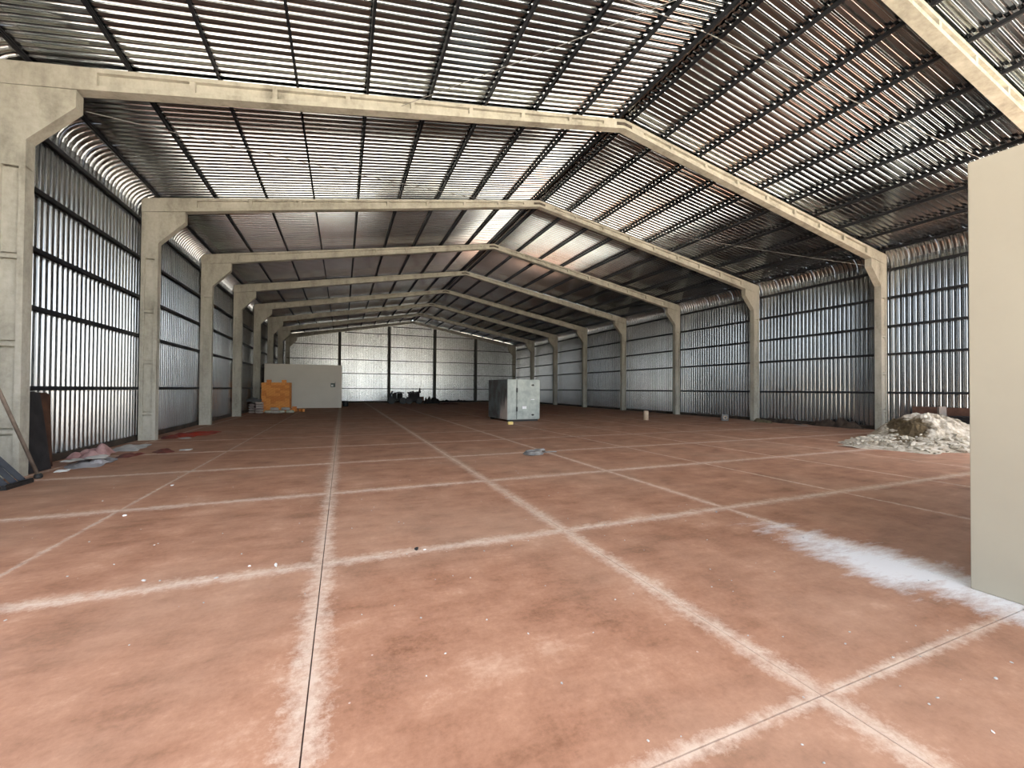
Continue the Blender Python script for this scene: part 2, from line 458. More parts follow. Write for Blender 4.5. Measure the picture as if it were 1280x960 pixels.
def rafter_mb(s):
    m_ = MB(); y0, y1 = 0, TH; rc = .09
    zt = lambda x: rtop(x)
    zb = lambda x: 7.44+(9.84-7.44)*(12.86-x)/12.86
    P = lambda pts: [(s*x, z) for x, z in pts]
    xe, xa = 12.56, .75
    m_.poly_xz(P([(.004, zt(0)-.03), (.004, zb(0)+.03), (13.0, zb(13.0)+.03), (13.0, zt(13.0)-.03)]), y0+rc, y1-rc)
    m_.poly_xz(P([(.002, zt(0)), (.002, zt(0)-.09), (xe+.1, zt(xe+.1)-.09), (xe+.1, zt(xe+.1))]), y0, y1)
    m_.poly_xz(P([(.002, zb(0)+.10), (.002, zb(0)), (12.86, zb(12.86)), (12.86, zb(12.86)+.10)]), y0, y1)
    m_.poly_xz(P([(13.99, zt(13.99)), (xe, zt(xe)), (xe, zb(xe)), (12.88, zb(12.88)), (13.98, 7.25), (13.99, 7.3)]), y0+.001, y1-.001)
    m_.poly_xz(P([(.003, zt(0)-.01), (xa, zt(xa)-.01), (xa, zb(xa)+.01), (.003, zb(0)+.01)]), y0+.006, y1-.006)
    for k in range(8):
        x = 11.03-k*1.52
        if x < xa+.2: continue
        m_.poly_xz(P([(x-.05, zt(x)-.03), (x-.05, zb(x)+.03), (x+.05, zb(x)+.03), (x+.05, zt(x)-.03)]), y0+.006, y1-.006)
    return m_
def plate_mb():
    m_ = MB()
    for s in (-1, 1): m_.poly_xz([(s*.0, ZR-.10), (s*.28, ZR-.10-.28*SL), (s*.28, ZR-.19-.28*SL), (0, ZR-.19)], -.012, .012)
    return m_
col_me = {s: column_mb(s).mesh('column') for s in (-1, 1)}
raf_me = {s: rafter_mb(s).mesh('rafter') for s in (-1, 1)}
M_PLATE = mat_simple('rusty_splice_plate', (.06, .05, .04), (.12, .10, .08), 8, .7, .4)
pl_me = plate_mb().mesh('splice_plate'); pl_me.materials.append(M_PLATE)
for d in (col_me, raf_me):
    for me in d.values(): me.materials.append(M_CONC)
frame_labels = [
    'precast concrete portal frame nearest the camera, its right rafter crossing the top right corner',
    'precast concrete portal frame with its left column behind the leaning dark pole and plate',
    'precast concrete portal frame whose left column stands between the crumpled rubbish and red tarpaulin',
    'precast concrete portal frame whose left column stands just past the red tarpaulin',
    'precast concrete portal frame whose left column rises bare beyond the red tarpaulin frame',
    'precast concrete portal frame whose left column stands beside the pale sacks near the bricks',
    'precast concrete portal frame standing just in front of the cream storeroom wall',
    'second last precast concrete portal frame, one bay before the corrugated end wall',
    'last concrete portal frame at the far end, against the corrugated end wall']
for k in range(9):
    r = empty('portal_frame', (0, FY0+BAY*k, 0))
    tag(r, frame_labels[k], 'portal frame', 'precast concrete portal frames along the shed')
    for s in (-1, 1):
        inst(col_me[s], 'column', r); inst(raf_me[s], 'rafter', r)
    inst(pl_me, 'splice_plate', r)

# roof bracing rods
def rod(a, b, label, rad=.008, sag=.12, mat=None):
    a, b = Vector(a), Vector(b)
    pts = [a.lerp(b, t/12)-Vector((0, 0, sag*4*(t/12)*(1-t/12))) for t in range(13)]
    m_ = MB(); m_.tube(pts, rad, 6)
    o = m_.build('bracing_cable', mat or M_ROD); tag(o, label, 'cable', 'thin roof bracing cables'); return o
M_ROD = mat_simple('galvanised_cable', (.16, .155, .15), (.26, .25, .24), 5, .6, .2, 0)
rod((-12.80, 10.76, 7.15), (-.35, 16.53, 9.70), 'thin cable from left haunch of second portal frame up to next ridge')
rod((12.80, 10.76, 7.15), (.35, 16.53, 9.70), 'thin cable from right haunch of second portal frame up to next ridge')
rod((-.20, 7.2, 10.09), (12.80, 4.76, 7.15), 'thin cable crossing the right roof slope above the beige block wall', sag=.05)
rod((-.22, 7.2, 10.09), (-12.80, 4.76, 7.15), 'thin cable crossing the left roof slope at top centre of the photo', sag=.05)
rod((0, 4.70, 9.9), (-6.75, 10.56, 8.75), 'thin cable meeting the left half of the second rafter midway', .007, .05)

# ------------------------------------------------------------------ rooms
b_ = MB(); b_.box(-3.0, 6.0, -4.2, 1.83, 0, 3.70)
tag(b_.build('wall_block_room', M_PLASTER, bevel=.008), kind='structure')
b_ = MB(); b_.box(-13.95, -8.10, 38.95, YB-.6, 0, 3.67)
tag(b_.build('wall_storeroom', M_ROOMW, bevel=.01), kind='structure')

# ------------------------------------------------------------------ metal cabinet in the middle
M_CABF = mat_simple('galvanised_cabinet_front', (.30, .33, .30), (.44, .47, .42), 3, .5, .25, .05)
M_CABS = mat_simple('dark_grey_cabinet_side', (.045, .05, .048), (.085, .09, .085), 2, .6, .1, .05)
M_BLACK = mat_simple('black_iron', (.008, .008, .008), (.02, .02, .02), 8, .5)
M_WHITE = mat_simple('white_paper', (.85, .85, .83), (.9, .9, .88), 8, .6, 0, 0)
M_YELLOW = mat_simple('faded_yellow_wood', (.72, .52, .12), (.85, .68, .28), 8, .6)
def mat_side():
    m, nt, b = newmat('weathered_cabinet_side')
    tc = nd(nt, 'ShaderNodeTexCoord'); sp = nd(nt, 'ShaderNodeSeparateXYZ'); nt.links.new(tc.outputs['Object'], sp.inputs[0])
    mp = nd(nt, 'ShaderNodeMapping'); mp.inputs['Scale'].default_value = (1, 3.2, .35); nt.links.new(tc.outputs['Object'], mp.inputs[0])
    f = noise_tex(nt, mp.outputs[0], 2.2, 6, .7)
    near = math_n(nt, 'SUBTRACT', 1.0, math_n(nt, 'MULTIPLY', sp.outputs[1], .75), True)
    low = math_n(nt, 'SUBTRACT', 1.25, math_n(nt, 'MULTIPLY', sp.outputs[2], .8), True)
    k = math_n(nt, 'ADD', math_n(nt, 'MULTIPLY', math_n(nt, 'MULTIPLY', near, low), 1.1), math_n(nt, 'MULTIPLY', math_n(nt, 'SUBTRACT', f, .5), 1.4))
    k = math_n(nt, 'MULTIPLY', math_n(nt, 'SUBTRACT', k, .20), 3.0, True)
    base = ramp(nt, noise_tex(nt, tc.outputs['Object'], 1.6, 4), [(.4, (.095, .09, .085)), (.6, (.15, .175, .175))])
    col = mixc(nt, k, base, (.58, .50, .44))
    nt.links.new(col, b.inputs['Base Color']); b.inputs['Roughness'].default_value = .65
    return m
CW_, CD_, CH_ = 1.92, 2.55, 2.12
cab = empty('metal_cabinet', (-.08, 20.06, 0), R(3.5))
tag(cab, 'grey galvanised metal cabinet with hinged door standing alone on the floor', 'cabinet')
b_ = MB(); b_.box(0, CW_, .012, CD_, .10, .10+CH_)
b_.build('body', M_CABF, cab, bevel=.012)
b_ = MB(); b_.box(-.012, .004, .02, CD_-.01, .11, .09+CH_); b_.build('side_panel', mat_side(), cab)
for q in (.08, CD_-.2):
    b_ = MB(); b_.box(.06, CW_-.06, q, q+.1, 0, .10); b_.build('skid', M_BLACK, cab)
b_ = MB(); b_.box(0, .52, -.008, .014, .11, .09+CH_); b_.build('fixed_panel', M_CABF, cab, bevel=.004)
dr = MB(); dr.box(.55, CW_-.01, -.022, .012, .14, .05+CH_); door = dr.build('door', M_CABF, cab, bevel=.006)
b_ = MB(); b_.box(.522, .548, -.006, .014, .12, .08+CH_); b_.build('door_gap', M_BLACK, cab)
for z in (.10+CH_*.26, .10+CH_*.73):
    b_ = MB(); b_.box(.50, .57, -.045, -.018, z-.11, z+.11); b_.tube([(.535, -.045, z-.12), (.535, -.045, z+.12)], .022, 8)
    b_.build('hinge', M_BLACK, door)
for z in (.10+CH_*.11, .10+CH_*.86):
    b_ = MB(); b_.box(1.40, 1.56, -.04, -.02, z-.025, z+.025); b_.box(1.46, 1.50, -.06, -.03, z-.05, z+.05); b_.build('latch', M_BLACK, door)
b_ = MB(); b_.box(1.36, 1.58, -.05, -.022, 1.13, 1.17); b_.tube([(1.40, -.05, 1.15), (1.54, -.05, 1.15)], .02, 8); tag(b_.build('handle', M_WHITE, door), 'bright handle')
b_ = MB(); b_.box(.86, 1.11, -.026, -.021, .66, .80); tag(b_.build('paper_label', M_WHITE, door), 'white paper label')
y_ = MB(); y_.box(0, .24, 0, .12, 0, .14); y_.box(.02, .22, -.004, 0, .03, .11)
o = y_.build('wooden_block', M_YELLOW, loc=(-.66, 18.45, 0), bevel=.006); tag(o, 'small yellow block on the floor in front of the metal cabinet', 'block')

# ------------------------------------------------------------------ beige bucket-like cylinder and small block
M_TAN = mat_simple('tan_cardboard', (.52, .40, .28), (.62, .48, .35), 6, .8)
b_ = MB(); b_.lathe([(.14, 0), (.14, .50), (.132, .52), (.118, .52), (.118, .46)], (7.92, 18.9, 0), 24)
c_ = b_.build('cardboard_tube', M_TAN, smooth=True); tag(c_, 'upright beige cylinder standing alone on the floor near the right wall', 'tube')
c_.data.polygons.foreach_set('use_smooth', [len(p.vertices) == 4 for p in c_.data.polygons])
M_GREYB = mat_simple('grey_block', (.16, .16, .16), (.25, .25, .24), 6, .8)
b_ = MB()
rr, hw = .085, .18
ring = [(math.cos(2*math.pi*k/16), math.sin(2*math.pi*k/16)) for k in range(16)]
for yy in (0,):
    b_.box(-hw, -rr-.02, 0, .2, 0, .36); b_.box(rr+.02, hw, 0, .2, 0, .36); b_.box(-hw, hw, 0, .2, 0, .075); b_.box(-hw, hw, 0, .2, .285, .36)
    b_.box(-hw+.01, hw-.01, .12, .19, .05, .3)
gb = empty('concrete_block', (11.85, 17.0, 0), R(-30)); tag(gb, 'small grey block with a round hole lying by the right wall', 'block')
b_.build('body', M_GREYB, gb)
b_ = MB(); b_.tube([(rr*c, -.005, .18+rr*s_) for c, s_ in ring]+[(rr, -.005, .18)], .022, 6); tag(b_.build('rim', M_TAN, gb), 'pale ring around the hole')

# ------------------------------------------------------------------ crumpled sheets, tarps and heaps
def crumple(name, label, cat, cx, cy, wx, wy, rz, h, mat, seed, base=.0, n=18, group=None, ridge=1.6):
    rnd = random.Random(seed); off = Vector((rnd.random()*90, rnd.random()*90, 0)); m_ = MB(); vs = []
    for i in range(n+1):
        for j in range(n+1):
            u, v = i/n*2-1, j/n*2-1
            rad = max(abs(u), abs(v)); ang = math.atan2(v, u)
            k = 1+.32*noise.noise(Vector((math.cos(ang)*1.7, math.sin(ang)*1.7, 0))+off)
            # square to rounded outline
            q = rad/max(1e-6, math.hypot(u, v)) if rad else 1
            q = .55*q+.45
            x, y = u*wx/2*k*q, v*wy/2*k*q
            z = abs(noise.noise(Vector((x*ridge, y*ridge, 0))*1.7+off))*h*1.6*(1-rad**3*.8)+h*.25*(1-rad**2)+.006
            vs.append((x, y, max(z, .006)+base))
    fs = [(i*(n+1)+j, (i+1)*(n+1)+j, (i+1)*(n+1)+j+1, i*(n+1)+j+1) for i in range(n) for j in range(n)]
    m_.add(vs, fs); o = m_.build(name, mat, loc=(cx, cy, 0)); o.rotation_euler = (0, 0, rz)
    sd = o.modifiers.new('thickness', 'SOLIDIFY'); sd.thickness = .006; sd.offset = -1
    if label: tag(o, label, cat, group)
    return o
M_RED = mat_simple('red_plastic', (.20, .02, .01), (.36, .04, .018), 3, .55, 0, .1)
M_DKRED = mat_simple('dark_red_plastic', (.10, .025, .018), (.2, .05, .035), 4, .6)
M_PAPERW = mat_simple('dirty_white_sheet', (.36, .34, .31), (.55, .52, .48), 3, .7)
M_PINK = mat_simple('faded_red_sacking', (.22, .10, .09), (.42, .27, .25), 3, .8)
M_GREYS = mat_simple('grey_sheet', (.22, .21, .21), (.36, .34, .34), 2, .7)
M_DIRT = mat_simple('dark_soil', (.025, .016, .011), (.075, .05, .034), 3, .95, 0, .4)

crumple('plastic_sheet', 'grey crumpled plastic sheet under the rubbish by the left wall', 'sheet', -13.12, 11.95, .66, 1.3, .1, .14, M_GREYS, 3)
crumple('sacking', 'faded red and pink crumpled sacking lying over the grey sheet', 'sacking', -13.3, 12.4, .6, .95, -.1, .26, M_PINK, 5, .10)
crumple('paper_sheet', 'large white paper sheet in front of the pink sacking by left wall', 'sheet', -12.98, 11.85, .36, .55, .2, .05, M_PAPERW, 8, .15)
crumple('paper_sheet', 'white sheet lying left of the pink sacking, against the dark plate', 'sheet', -13.28, 11.62, .26, .42, -.3, .05, M_PAPERW, 9, .13)
crumple('paper_scrap', 'small bright white scrap beside the foot of the dark plate', 'scrap', -13.22, 11.12, .2, .32, .2, .05, M_WHITE, 13, 0, 10)
crumple('dark_rag', 'black rag behind the pink sacking at the wall foot', 'rag', -13.7, 13.35, .35, .6, 0, .10, M_BLACK, 15, 0, 12)
crumple('brown_rag', 'brown rags on the floor right of the pink sacking', 'rag', -12.85, 13.0, .35, .7, -.2, .07, M_DKRED, 17, 0, 12)
crumple('paper_sheet', 'long pale sheet on the floor just before the second left column', 'sheet', -13.45, 14.6, .7, 1.5, .1, .07, M_PAPERW, 19)
crumple('red_tarpaulin', 'bright red crumpled tarpaulin on the floor by the left wall', 'tarpaulin', -12.95, 18.0, 1.15, 1.9, -.25, .13, M_RED, 21, 0, 24)
crumple('dark_red_cloth', 'dark red cloth between red tarpaulin and the concrete column', 'cloth', -13.3, 16.98, .45, .5, .1, .10, M_DKRED, 23)
crumple('paper_scrap', 'pale scrap lying at the near end of the red tarpaulin', 'scrap', -12.85, 16.85, .3, .36, .3, .05, M_PAPERW, 25, 0, 10)
crumple('dark_red_scrap', 'dark red scrap alone on the floor before the red tarpaulin', 'scrap', -12.35, 13.5, .42, .6, .5, .09, M_DKRED, 27, 0, 12)
crumple('pale_scrap', 'flat pale scrap right of the lone dark red scrap', 'scrap', -11.95, 13.75, .3, .3, .2, .03, M_PAPERW, 29, 0, 10)

def heap(name, pts, label, cat, mat, seed, h=.2, wid=.5, n=40, stuff=False, parent=None):
    """low ridge of loose material along a line"""
    a, b2 = Vector(pts[0]), Vector(pts[1]); d = (b2-a); L = d.length; d.normalize(); pn = Vector((-d.y, d.x, 0))
    rnd = random.Random(seed); off = Vector((rnd.random()*70, rnd.random()*70, 0)); m_ = MB(); vs = []; mm = 8
    for i in range(n+1):
        t = i/n; c = a+d*(L*t); env = min(1, 6*t, 6*(1-t))
        for j in range(mm+1):
            v = j/mm*2-1
            ww = wid*(.7+.6*noise.noise(Vector((t*L*1.1, 0, 0))+off))*env
            p = c+pn*(v*ww)
            z = (1-v*v)*h*env*(.5+1.1*abs(noise.noise(Vector((p.x*2.5, p.y*2.5, 0))+off)))+.15*h*env*(1-v*v)*noise.noise(p*7+off)
            vs.append((p.x, p.y, max(z, 0)+.002))
    m_.add(vs, [(i*(mm+1)+j, (i+1)*(mm+1)+j, (i+1)*(mm+1)+j+1, i*(mm+1)+j+1) for i in range(n) for j in range(mm)])
    o = m_.build(name, mat, parent); 
    if label: tag(o, label, cat)
    return o
heap('soil_heap', ((13.75, 11.3, 0), (13.72, 13.7, 0)), 'dark soil heap along the right wall beside the second column', 'soil', M_DIRT, 31, .42, .35)
heap('soil_heap', ((13.6, 13.9, 0), (13.7, 16.1, 0)), 'low brown soil strip along the right wall, farther from the sand pile', 'soil', M_DIRT, 33, .22, .45)
M_OLIVE = mat_simple('dry_brush', (.10, .075, .04), (.2, .16, .09), 6, .9)
heap('dry_brush_heap', ((12.9, 15.0, 0), (13.2, 16.3, 0)), 'small olive heap of dry brush in front of the soil strip', 'brush', M_OLIVE, 35, .22, .3, 20)
crumple('pale_scrap', 'thin pale scrap at the edge of the brown soil strip', 'scrap', 13.0, 13.6, .9, .16, 1.2, .03, M_PAPERW, 37, 0, 10)

# ------------------------------------------------------------------ sand and rubble pile, right
def mat_pile():
    m, nt, b = newmat('sand_and_plaster')
    tc = nd(nt, 'ShaderNodeTexCoord').outputs['Object']; sp = nd(nt, 'ShaderNodeSeparateXYZ'); nt.links.new(tc, sp.inputs[0])
    pale = ramp(nt, noise_tex(nt, tc, 4.5, 6, .65), [(.34, (.30, .245, .17)), (.5, (.55, .47, .36)), (.62, (.70, .63, .52))])
    brown = ramp(nt, noise_tex(nt, tc, 3, 5, .6), [(.35, (.075, .05, .022)), (.65, (.16, .11, .052))])
    nn = math_n(nt, 'MULTIPLY', math_n(nt, 'SUBTRACT', noise_tex(nt, tc, 1.8, 5, .65), .5), 1.6)
    # a cut face of damp brown sand on the left flank
    lat = math_n(nt, 'SUBTRACT', math_n(nt, 'MULTIPLY', sp.outputs[0], .39), math_n(nt, 'MULTIPLY', sp.outputs[1], .92))
    dx = math_n(nt, 'DIVIDE', math_n(nt, 'ADD', lat, .45), .62)
    dz = math_n(nt, 'DIVIDE', math_n(nt, 'SUBTRACT', sp.outputs[2], .46), .36)
    rr_ = math_n(nt, 'SQRT', math_n(nt, 'ADD', math_n(nt, 'MULTIPLY', dx, dx), math_n(nt, 'MULTIPLY', dz, dz)))
    k = math_n(nt, 'MULTIPLY', math_n(nt, 'SUBTRACT', math_n(nt, 'ADD', 1.0, nn), rr_), 5, True)
    nt.links.new(mixc(nt, k, pale, brown), b.inputs['Base Color']); b.inputs['Roughness'].default_value = .95
    bp = nd(nt, 'ShaderNodeBump'); bp.inputs['Strength'].default_value = .8; bp.inputs['Distance'].default_value = .05
    nt.links.new(noise_tex(nt, tc, 12, 6, .7), bp.inputs['Height']); nt.links.new(bp.outputs[0], b.inputs['Normal'])
    return m
M_PILE = mat_pile()
M_CHUNK = mat_simple('plaster_lumps', (.36, .31, .23), (.66, .59, .48), 3, .95, 0, .5)
PC = Vector((10.75, 7.9, 0))
def pile_h(x, y):
    dx, dy = x-PC.x, y-PC.y
    p = Vector((x, y, 0))
    r1 = math.hypot(dx/(1.55 if dx < 0 else 2.1), dy/1.6)
    ms = 1.14*max(0, 1-r1**2)
    r2 = math.hypot((dx+1.2)/3.2, (dy+.55)/1.75)*(1+.25*noise.noise(p*.9))
    sk = .24*max(0, 1-r2**3)
    z = max(ms, sk)
    if z <= 0: return 0
    q = abs(noise.noise(p*2.1))*.26+abs(noise.noise(p*5.2+Vector((9, 4, 0))))*.13
    return z*(.72+.6*q)+min(z, .2)*q*1.1
pile = empty('sand_pile', tuple(PC)); tag(pile, 'pale rubble and brown sand pile against the right wall near the beige block wall', 'pile')
m_ = MB(); nx, ny = 110, 70; vs = []
for i in range(nx+1):
    for j in range(ny+1):
        x = 6.2+8.0*i/nx; y = 5.4+4.9*j/ny
        x = min(x, 13.9)
        vs.append((x-PC.x, y-PC.y, pile_h(x, y)-.004))
m_.add(vs, [(i*(ny+1)+j, (i+1)*(ny+1)+j, (i+1)*(ny+1)+j+1, i*(ny+1)+j+1) for i in range(nx) for j in range(ny)
            if max(vs[i*(ny+1)+j][2], vs[(i+1)*(ny+1)+j+1][2], vs[i*(ny+1)+j+1][2], vs[(i+1)*(ny+1)+j][2]) > .0])
m_.build('mound', M_PILE, pile)
rnd = random.Random(5)
chunks = []
for k in range(6):
    m_ = MB(); m_.rock((0, 0, 0), 1, 40+k, (1, .75, .5)); me = m_.mesh('chunk'); me.materials.append(M_CHUNK); chunks.append(me)
n_ = 0
while n_ < 90:
    x, y = rnd.uniform(6.9, 12.6), rnd.uniform(5.9, 8.6)
    h = pile_h(x, y)
    if h < .03 or h > .36: continue
    r_ = rnd.uniform(.06, .15) if h < .4 else rnd.uniform(.05, .10)
    o = inst(chunks[n_ % 6], 'chunk', pile, (x-PC.x, y-PC.y, h+r_*.1), (rnd.uniform(-.4, .4), rnd.uniform(-.4, .4), rnd.random()*6.3)); o.scale = (r_, r_, r_)
    n_ += 1
m_ = MB()
for k in range(420):
    x, y = rnd.uniform(6.5, 13.2), rnd.uniform(5.5, 9.0); h = pile_h(x, y)
    if h > .4 or (h <= .0 and rnd.random() > .12): continue
    if h <= 0 and not (6.6 < x < 12 and 5.7 < y < 8.9 and math.hypot((x-9.6)/3.4, (y-7.3)/2.0) < 1.05): continue
    m_.rock((x-PC.x, y-PC.y, h+.008), rnd.uniform(.02, .05), k)
o = m_.build('crumbs', M_CHUNK, pile); o['kind'] = 'stuff'

# boards and dark stack behind the pile
M_BOARD = mat_simple('red_brown_board', (.09, .04, .026), (.17, .085, .055), 3, .8)
M_GREYW = mat_simple('grey_weathered_wood', (.24, .20, .17), (.34, .29, .25), 3, .85)
b_ = MB(); b_.box(-.03, .03, -.9, .9, -.16, .16); o = b_.build('red_brown_board', M_BOARD, loc=(13.88, 8.85, .98), bevel=.005)
o.location = (13.93, 8.75, .93); tag(o, 'reddish brown board lying level on the dark stack behind the sand pile', 'board')
b_ = MB(); b_.box(-.13, .13, -.05, .05, 0, 1.13); o = b_.build('wooden_post', M_GREYW, loc=(13.45, 8.56, 0), bevel=.01); o.rotation_euler = (0, 0, R(-30))
tag(o, 'grey wooden post upright between the sand pile and the dark stack', 'post')
st = empty('pallet_stack', (13.4, 7.75, 0)); tag(st, 'dark stack of pallets behind the sand pile by the beige wall edge', 'pallet stack')
for k in range(6):
    b_ = MB(); z = k*.135
    for q in range(4): b_.box(-.40, .40, -.42+q*.24, -.27+q*.24, z+.085, z+.115)
    for q in (-.38, 0, .3): b_.box(q-.01, q+.08, -.42, .45, z, z+.085)
    b_.build('pallet', M_DARKMETAL if k != 2 else M_GREYW, st)
for k in range(2):
    b_ = MB(); b_.box(-.05, .05, .46+.16*k, .58+.16*k, 0, .76); b_.build('prop', M_DARKMETAL, st)

# ------------------------------------------------------------------ left foreground: bars, pole, plates
bars = [(-13.22, 10.08, -.03), (-13.20, 9.99, 0), (-13.24, 9.90, .02), (-13.20, 9.80, 0), (-13.25, 9.70, .02), (-13.21, 9.60, -.02), (-13.26, 9.50, .02), (-13.22, 9.41, 0)]
ORD = ['first', 'second', 'third', 'fourth', 'fifth', 'sixth', 'seventh', 'eighth']
M_BAR = mat_simple('blue_black_channel', (.018, .022, .03), (.045, .05, .06), 4, .5, .4)
for k, (x, y, dy) in enumerate(bars):
    b_ = MB(); L = 1.75
    b_.box(-.035, .035, -.028, -.020, 0, L); b_.box(-.035, -.027, -.028, .028, 0, L); b_.box(.027, .035, -.028, .028, 0, L)
    o = b_.build('steel_channel', M_BAR, loc=(x, y, 0))
    top = Vector((-14.0, y-.55+dy, 0)); hz = math.hypot(top.x-x, top.y-y); dz = math.sqrt(L*L-hz*hz)
    o.rotation_euler = Vector((top.x-x, top.y-y, dz)).to_track_quat('Z', 'Y').to_euler()
    tag(o, '%s dark steel channel from the right in the leaning bundle at the left photo edge' % ORD[k], 'steel channel', 'leaning steel channels by the first left column')
b_ = MB(); b_.box(-.05, .05, 9.35, 10.0, 0, .05); b_.box(.0, .04, 9.35, 10.0, .05, .08)
o = b_.build('dark_timber', M_BLACK, loc=(-13.12, 0, 0)); tag(o, 'black timber on the floor holding the feet of the leaning channels', 'timber')
M_POLE = mat_simple('worn_wooden_pole', (.13, .10, .075), (.24, .19, .15), 5, .8)
pole = empty('wooden_pole', (-13.2, 10.37, 0)); tag(pole, 'long brown wooden pole leaning across the first left concrete column', 'pole')
p0 = Vector((0, 0, .05)); dirv = Vector((-.20, -.60, 1.53)).normalized()
b_ = MB(); b_.tube([p0, p0+dirv*2.0, p0+dirv*4.9], .028, 10); b_.build('shaft', M_POLE, pole, smooth=True)
b_ = MB(); b_.lathe([(.045, 0), (.06, .02), (.06, .06), (.04, .09)], (0, 0, 0), 12); tag(b_.build('foot', M_BLACK, pole), 'black foot knob')
M_DKPL = mat_simple('charcoal_sheet', (.012, .012, .014), (.035, .033, .034), 3, .6, .2)
M_RUST = mat_simple('rusty_sheet', (.035, .015, .008), (.10, .042, .02), 3, .8, .1)
def lean(name, bot, top, x0, xt, z1, mat, label):
    """sheet standing on the floor at x0, its top edge against the wall"""
    m_ = MB(); th = .010
    mid = (bot[1]*.45+top[1]*.55+.03)
    pts = [(bot[0], 0), (bot[1], 0), (mid, z1*.6), (top[1], z1*.97), (top[1]-.12, z1), (top[0], z1)]
    vs = [(x0+(xt-x0)*z/z1+t, y, z) for t in (0, th) for y, z in pts]
    n = len(pts)
    m_.add(vs, [tuple(range(n))[::-1], tuple(range(n, 2*n))]+[(i, (i+1) % n, (i+1) % n+n, i+n) for i in range(n)])
    o = m_.build(name, mat); tag(o, label, 'metal sheet'); return o
lean('rusty_sheet', (10.95, 11.84), (11.1, 12.24), -13.72, -13.985, 1.56, M_RUST, 'rusty brown sheet leaning on the left wall behind the charcoal sheet')
lean('charcoal_sheet', (10.9, 11.55), (11.1, 11.88), -13.60, -13.965, 1.58, M_DKPL, 'charcoal sheet leaning on the left wall beside the first column')

# ------------------------------------------------------------------ bricks, sacks near the storeroom
M_BRICK = mat_simple('orange_clay_brick', (.70, .26, .06), (.85, .40, .11), 4, .9, 0, .1)
def brick_me(mat):
    m_ = MB(); L, H_, D_ = .285, .185, .135
    m_.box(0, L, 0, D_, 0, H_)
    for q in range(3): m_.box(.02+q*.087, .085+q*.087, -.004, 0, .03, H_-.03)
    me = m_.mesh('brick'); me.materials.append(mat); return me
M_BRICKH = mat_simple('orange_clay_brick_dark', (.58, .19, .045), (.74, .29, .08), 4, .9, 0, .1)
bme = [brick_me(M_BRICK), brick_me(M_BRICKH)]
bs = empty('brick_stack', (-13.25, 33.3, 0), R(-5)); tag(bs, 'tall stack of orange hollow bricks before the cream storeroom wall', 'brick stack')
rnd = random.Random(2)
for row in range(11):
    z = row*.188
    ncol = 6 if row else 7
    for c in range(ncol):
        for dpt in range(2 if row > 8 else 1):
            inst(bme[rnd.random() < .4], 'brick', bs, (c*.292+rnd.uniform(-.01, .01), dpt*.14+rnd.uniform(-.012, .012), z))
    inst(bme[rnd.random() < .4], 'brick', bs, (1.75, .16, z), (0, 0, R(90)))
    inst(bme[rnd.random() < .4], 'brick', bs, (1.75, .47, z), (0, 0, R(90)))
inst(bme[0], 'brick', bs, (1.25, .02, 11*.188)); inst(bme[1], 'brick', bs, (.3, .02, 11*.188))
m_ = MB(); m_.box(.02, 1.6, .16, 1.2, 0, 11*.185); m_.build('stack_core', M_BRICKH, bs)
for k, (dx, dy, rz) in enumerate(((1.85, -.22, .1), (2.1, .2, 1.1), (2.75, -.3, 2.2), (1.5, -.6, .1), (2.35, .5, .5), (1.0, -.75, .2), (2.1, -.75, 2.9), (1.95, -.24, .15))):
    p = Vector((dx, dy, 0)); z = 0 if k < 7 else .19
    o = inst(bme[k % 2], 'loose_brick', None, (-13.25+dx, 33.3+dy-.12, z), (0, 0, rz))
    tag(o, ['loose orange brick touching the right front corner of the brick stack', 'loose orange brick just right of the stack corner', 'rightmost loose orange brick by the brick stack', 'loose orange brick among the sacks at the stack front', 'loose orange brick farthest back beside the brick stack', 'leftmost loose orange brick in front of the stack', 'loose orange brick nearest the camera by the stack', 'loose orange brick lying on another at the stack corner'][k], 'brick', 'loose bricks at the foot of the stack')
M_SACK = mat_simple('pale_cement_sack', (.34, .28, .25), (.46, .40, .37), 4, .85)
M_SACKG = mat_simple('greenish_white_sack', (.30, .33, .22), (.58, .58, .50), 3, .8)
def sack(x, y, z, rz, mat, seed, label, group=None, s=(.5, .32, .15)):
    m_ = MB(); n, mm = 12, 10; vs = []
    off = Vector((seed*3.1, seed*1.7, 0))
    for i in range(n+1):
        t = i/n*2-1; e = max(0, 1-abs(t)**4)**.5
        for j in range(mm):
            a = 2*math.pi*j/mm
            p = Vector((t*s[0]/2, math.cos(a)*s[1]/2*(.35+.65*e), math.sin(a)*s[2]/2*(.15+.85*e)))
            p *= 1+.14*noise.noise(p*6+off)
            vs.append((p.x, p.y, p.z+s[2]/2))
    m_.add(vs, [(i*mm+j, i*mm+(j+1) % mm, (i+1)*mm+(j+1) % mm, (i+1)*mm+j) for i in range(n) for j in range(mm)]+[tuple(range(mm-1, -1, -1)), tuple(range(n*mm, (n+1)*mm))])
    o = m_.build('sack', mat, loc=(x, y, z), smooth=True); o.rotation_euler = (0, 0, rz); tag(o, label, 'sack', group); return o
for k in range(5):
    sack(-13.1+.02*(k % 2), 31.6, k*.152, .2+.1*(k % 3), M_SACK, k+1, ['bottom', 'second lowest', 'middle', 'second highest', 'top'][k]+' pale pinkish sack of the stack left of the bricks', 'stacked pale sacks left of the bricks')
for k in range(4):
    sack(-13.55, 32.05, k*.165, 1.2, M_SACK, k+9, ['bottom', 'second lowest', 'second highest', 'top'][k]+' pale sack of the stack nearest the left wall', 'pale sacks against the left wall', (.55, .36, .16))
b_ = MB(); b_.box(-.42, .42, -.22, .22, 0, .16); b_.box(-.3, .2, -.15, .15, .16, .24)
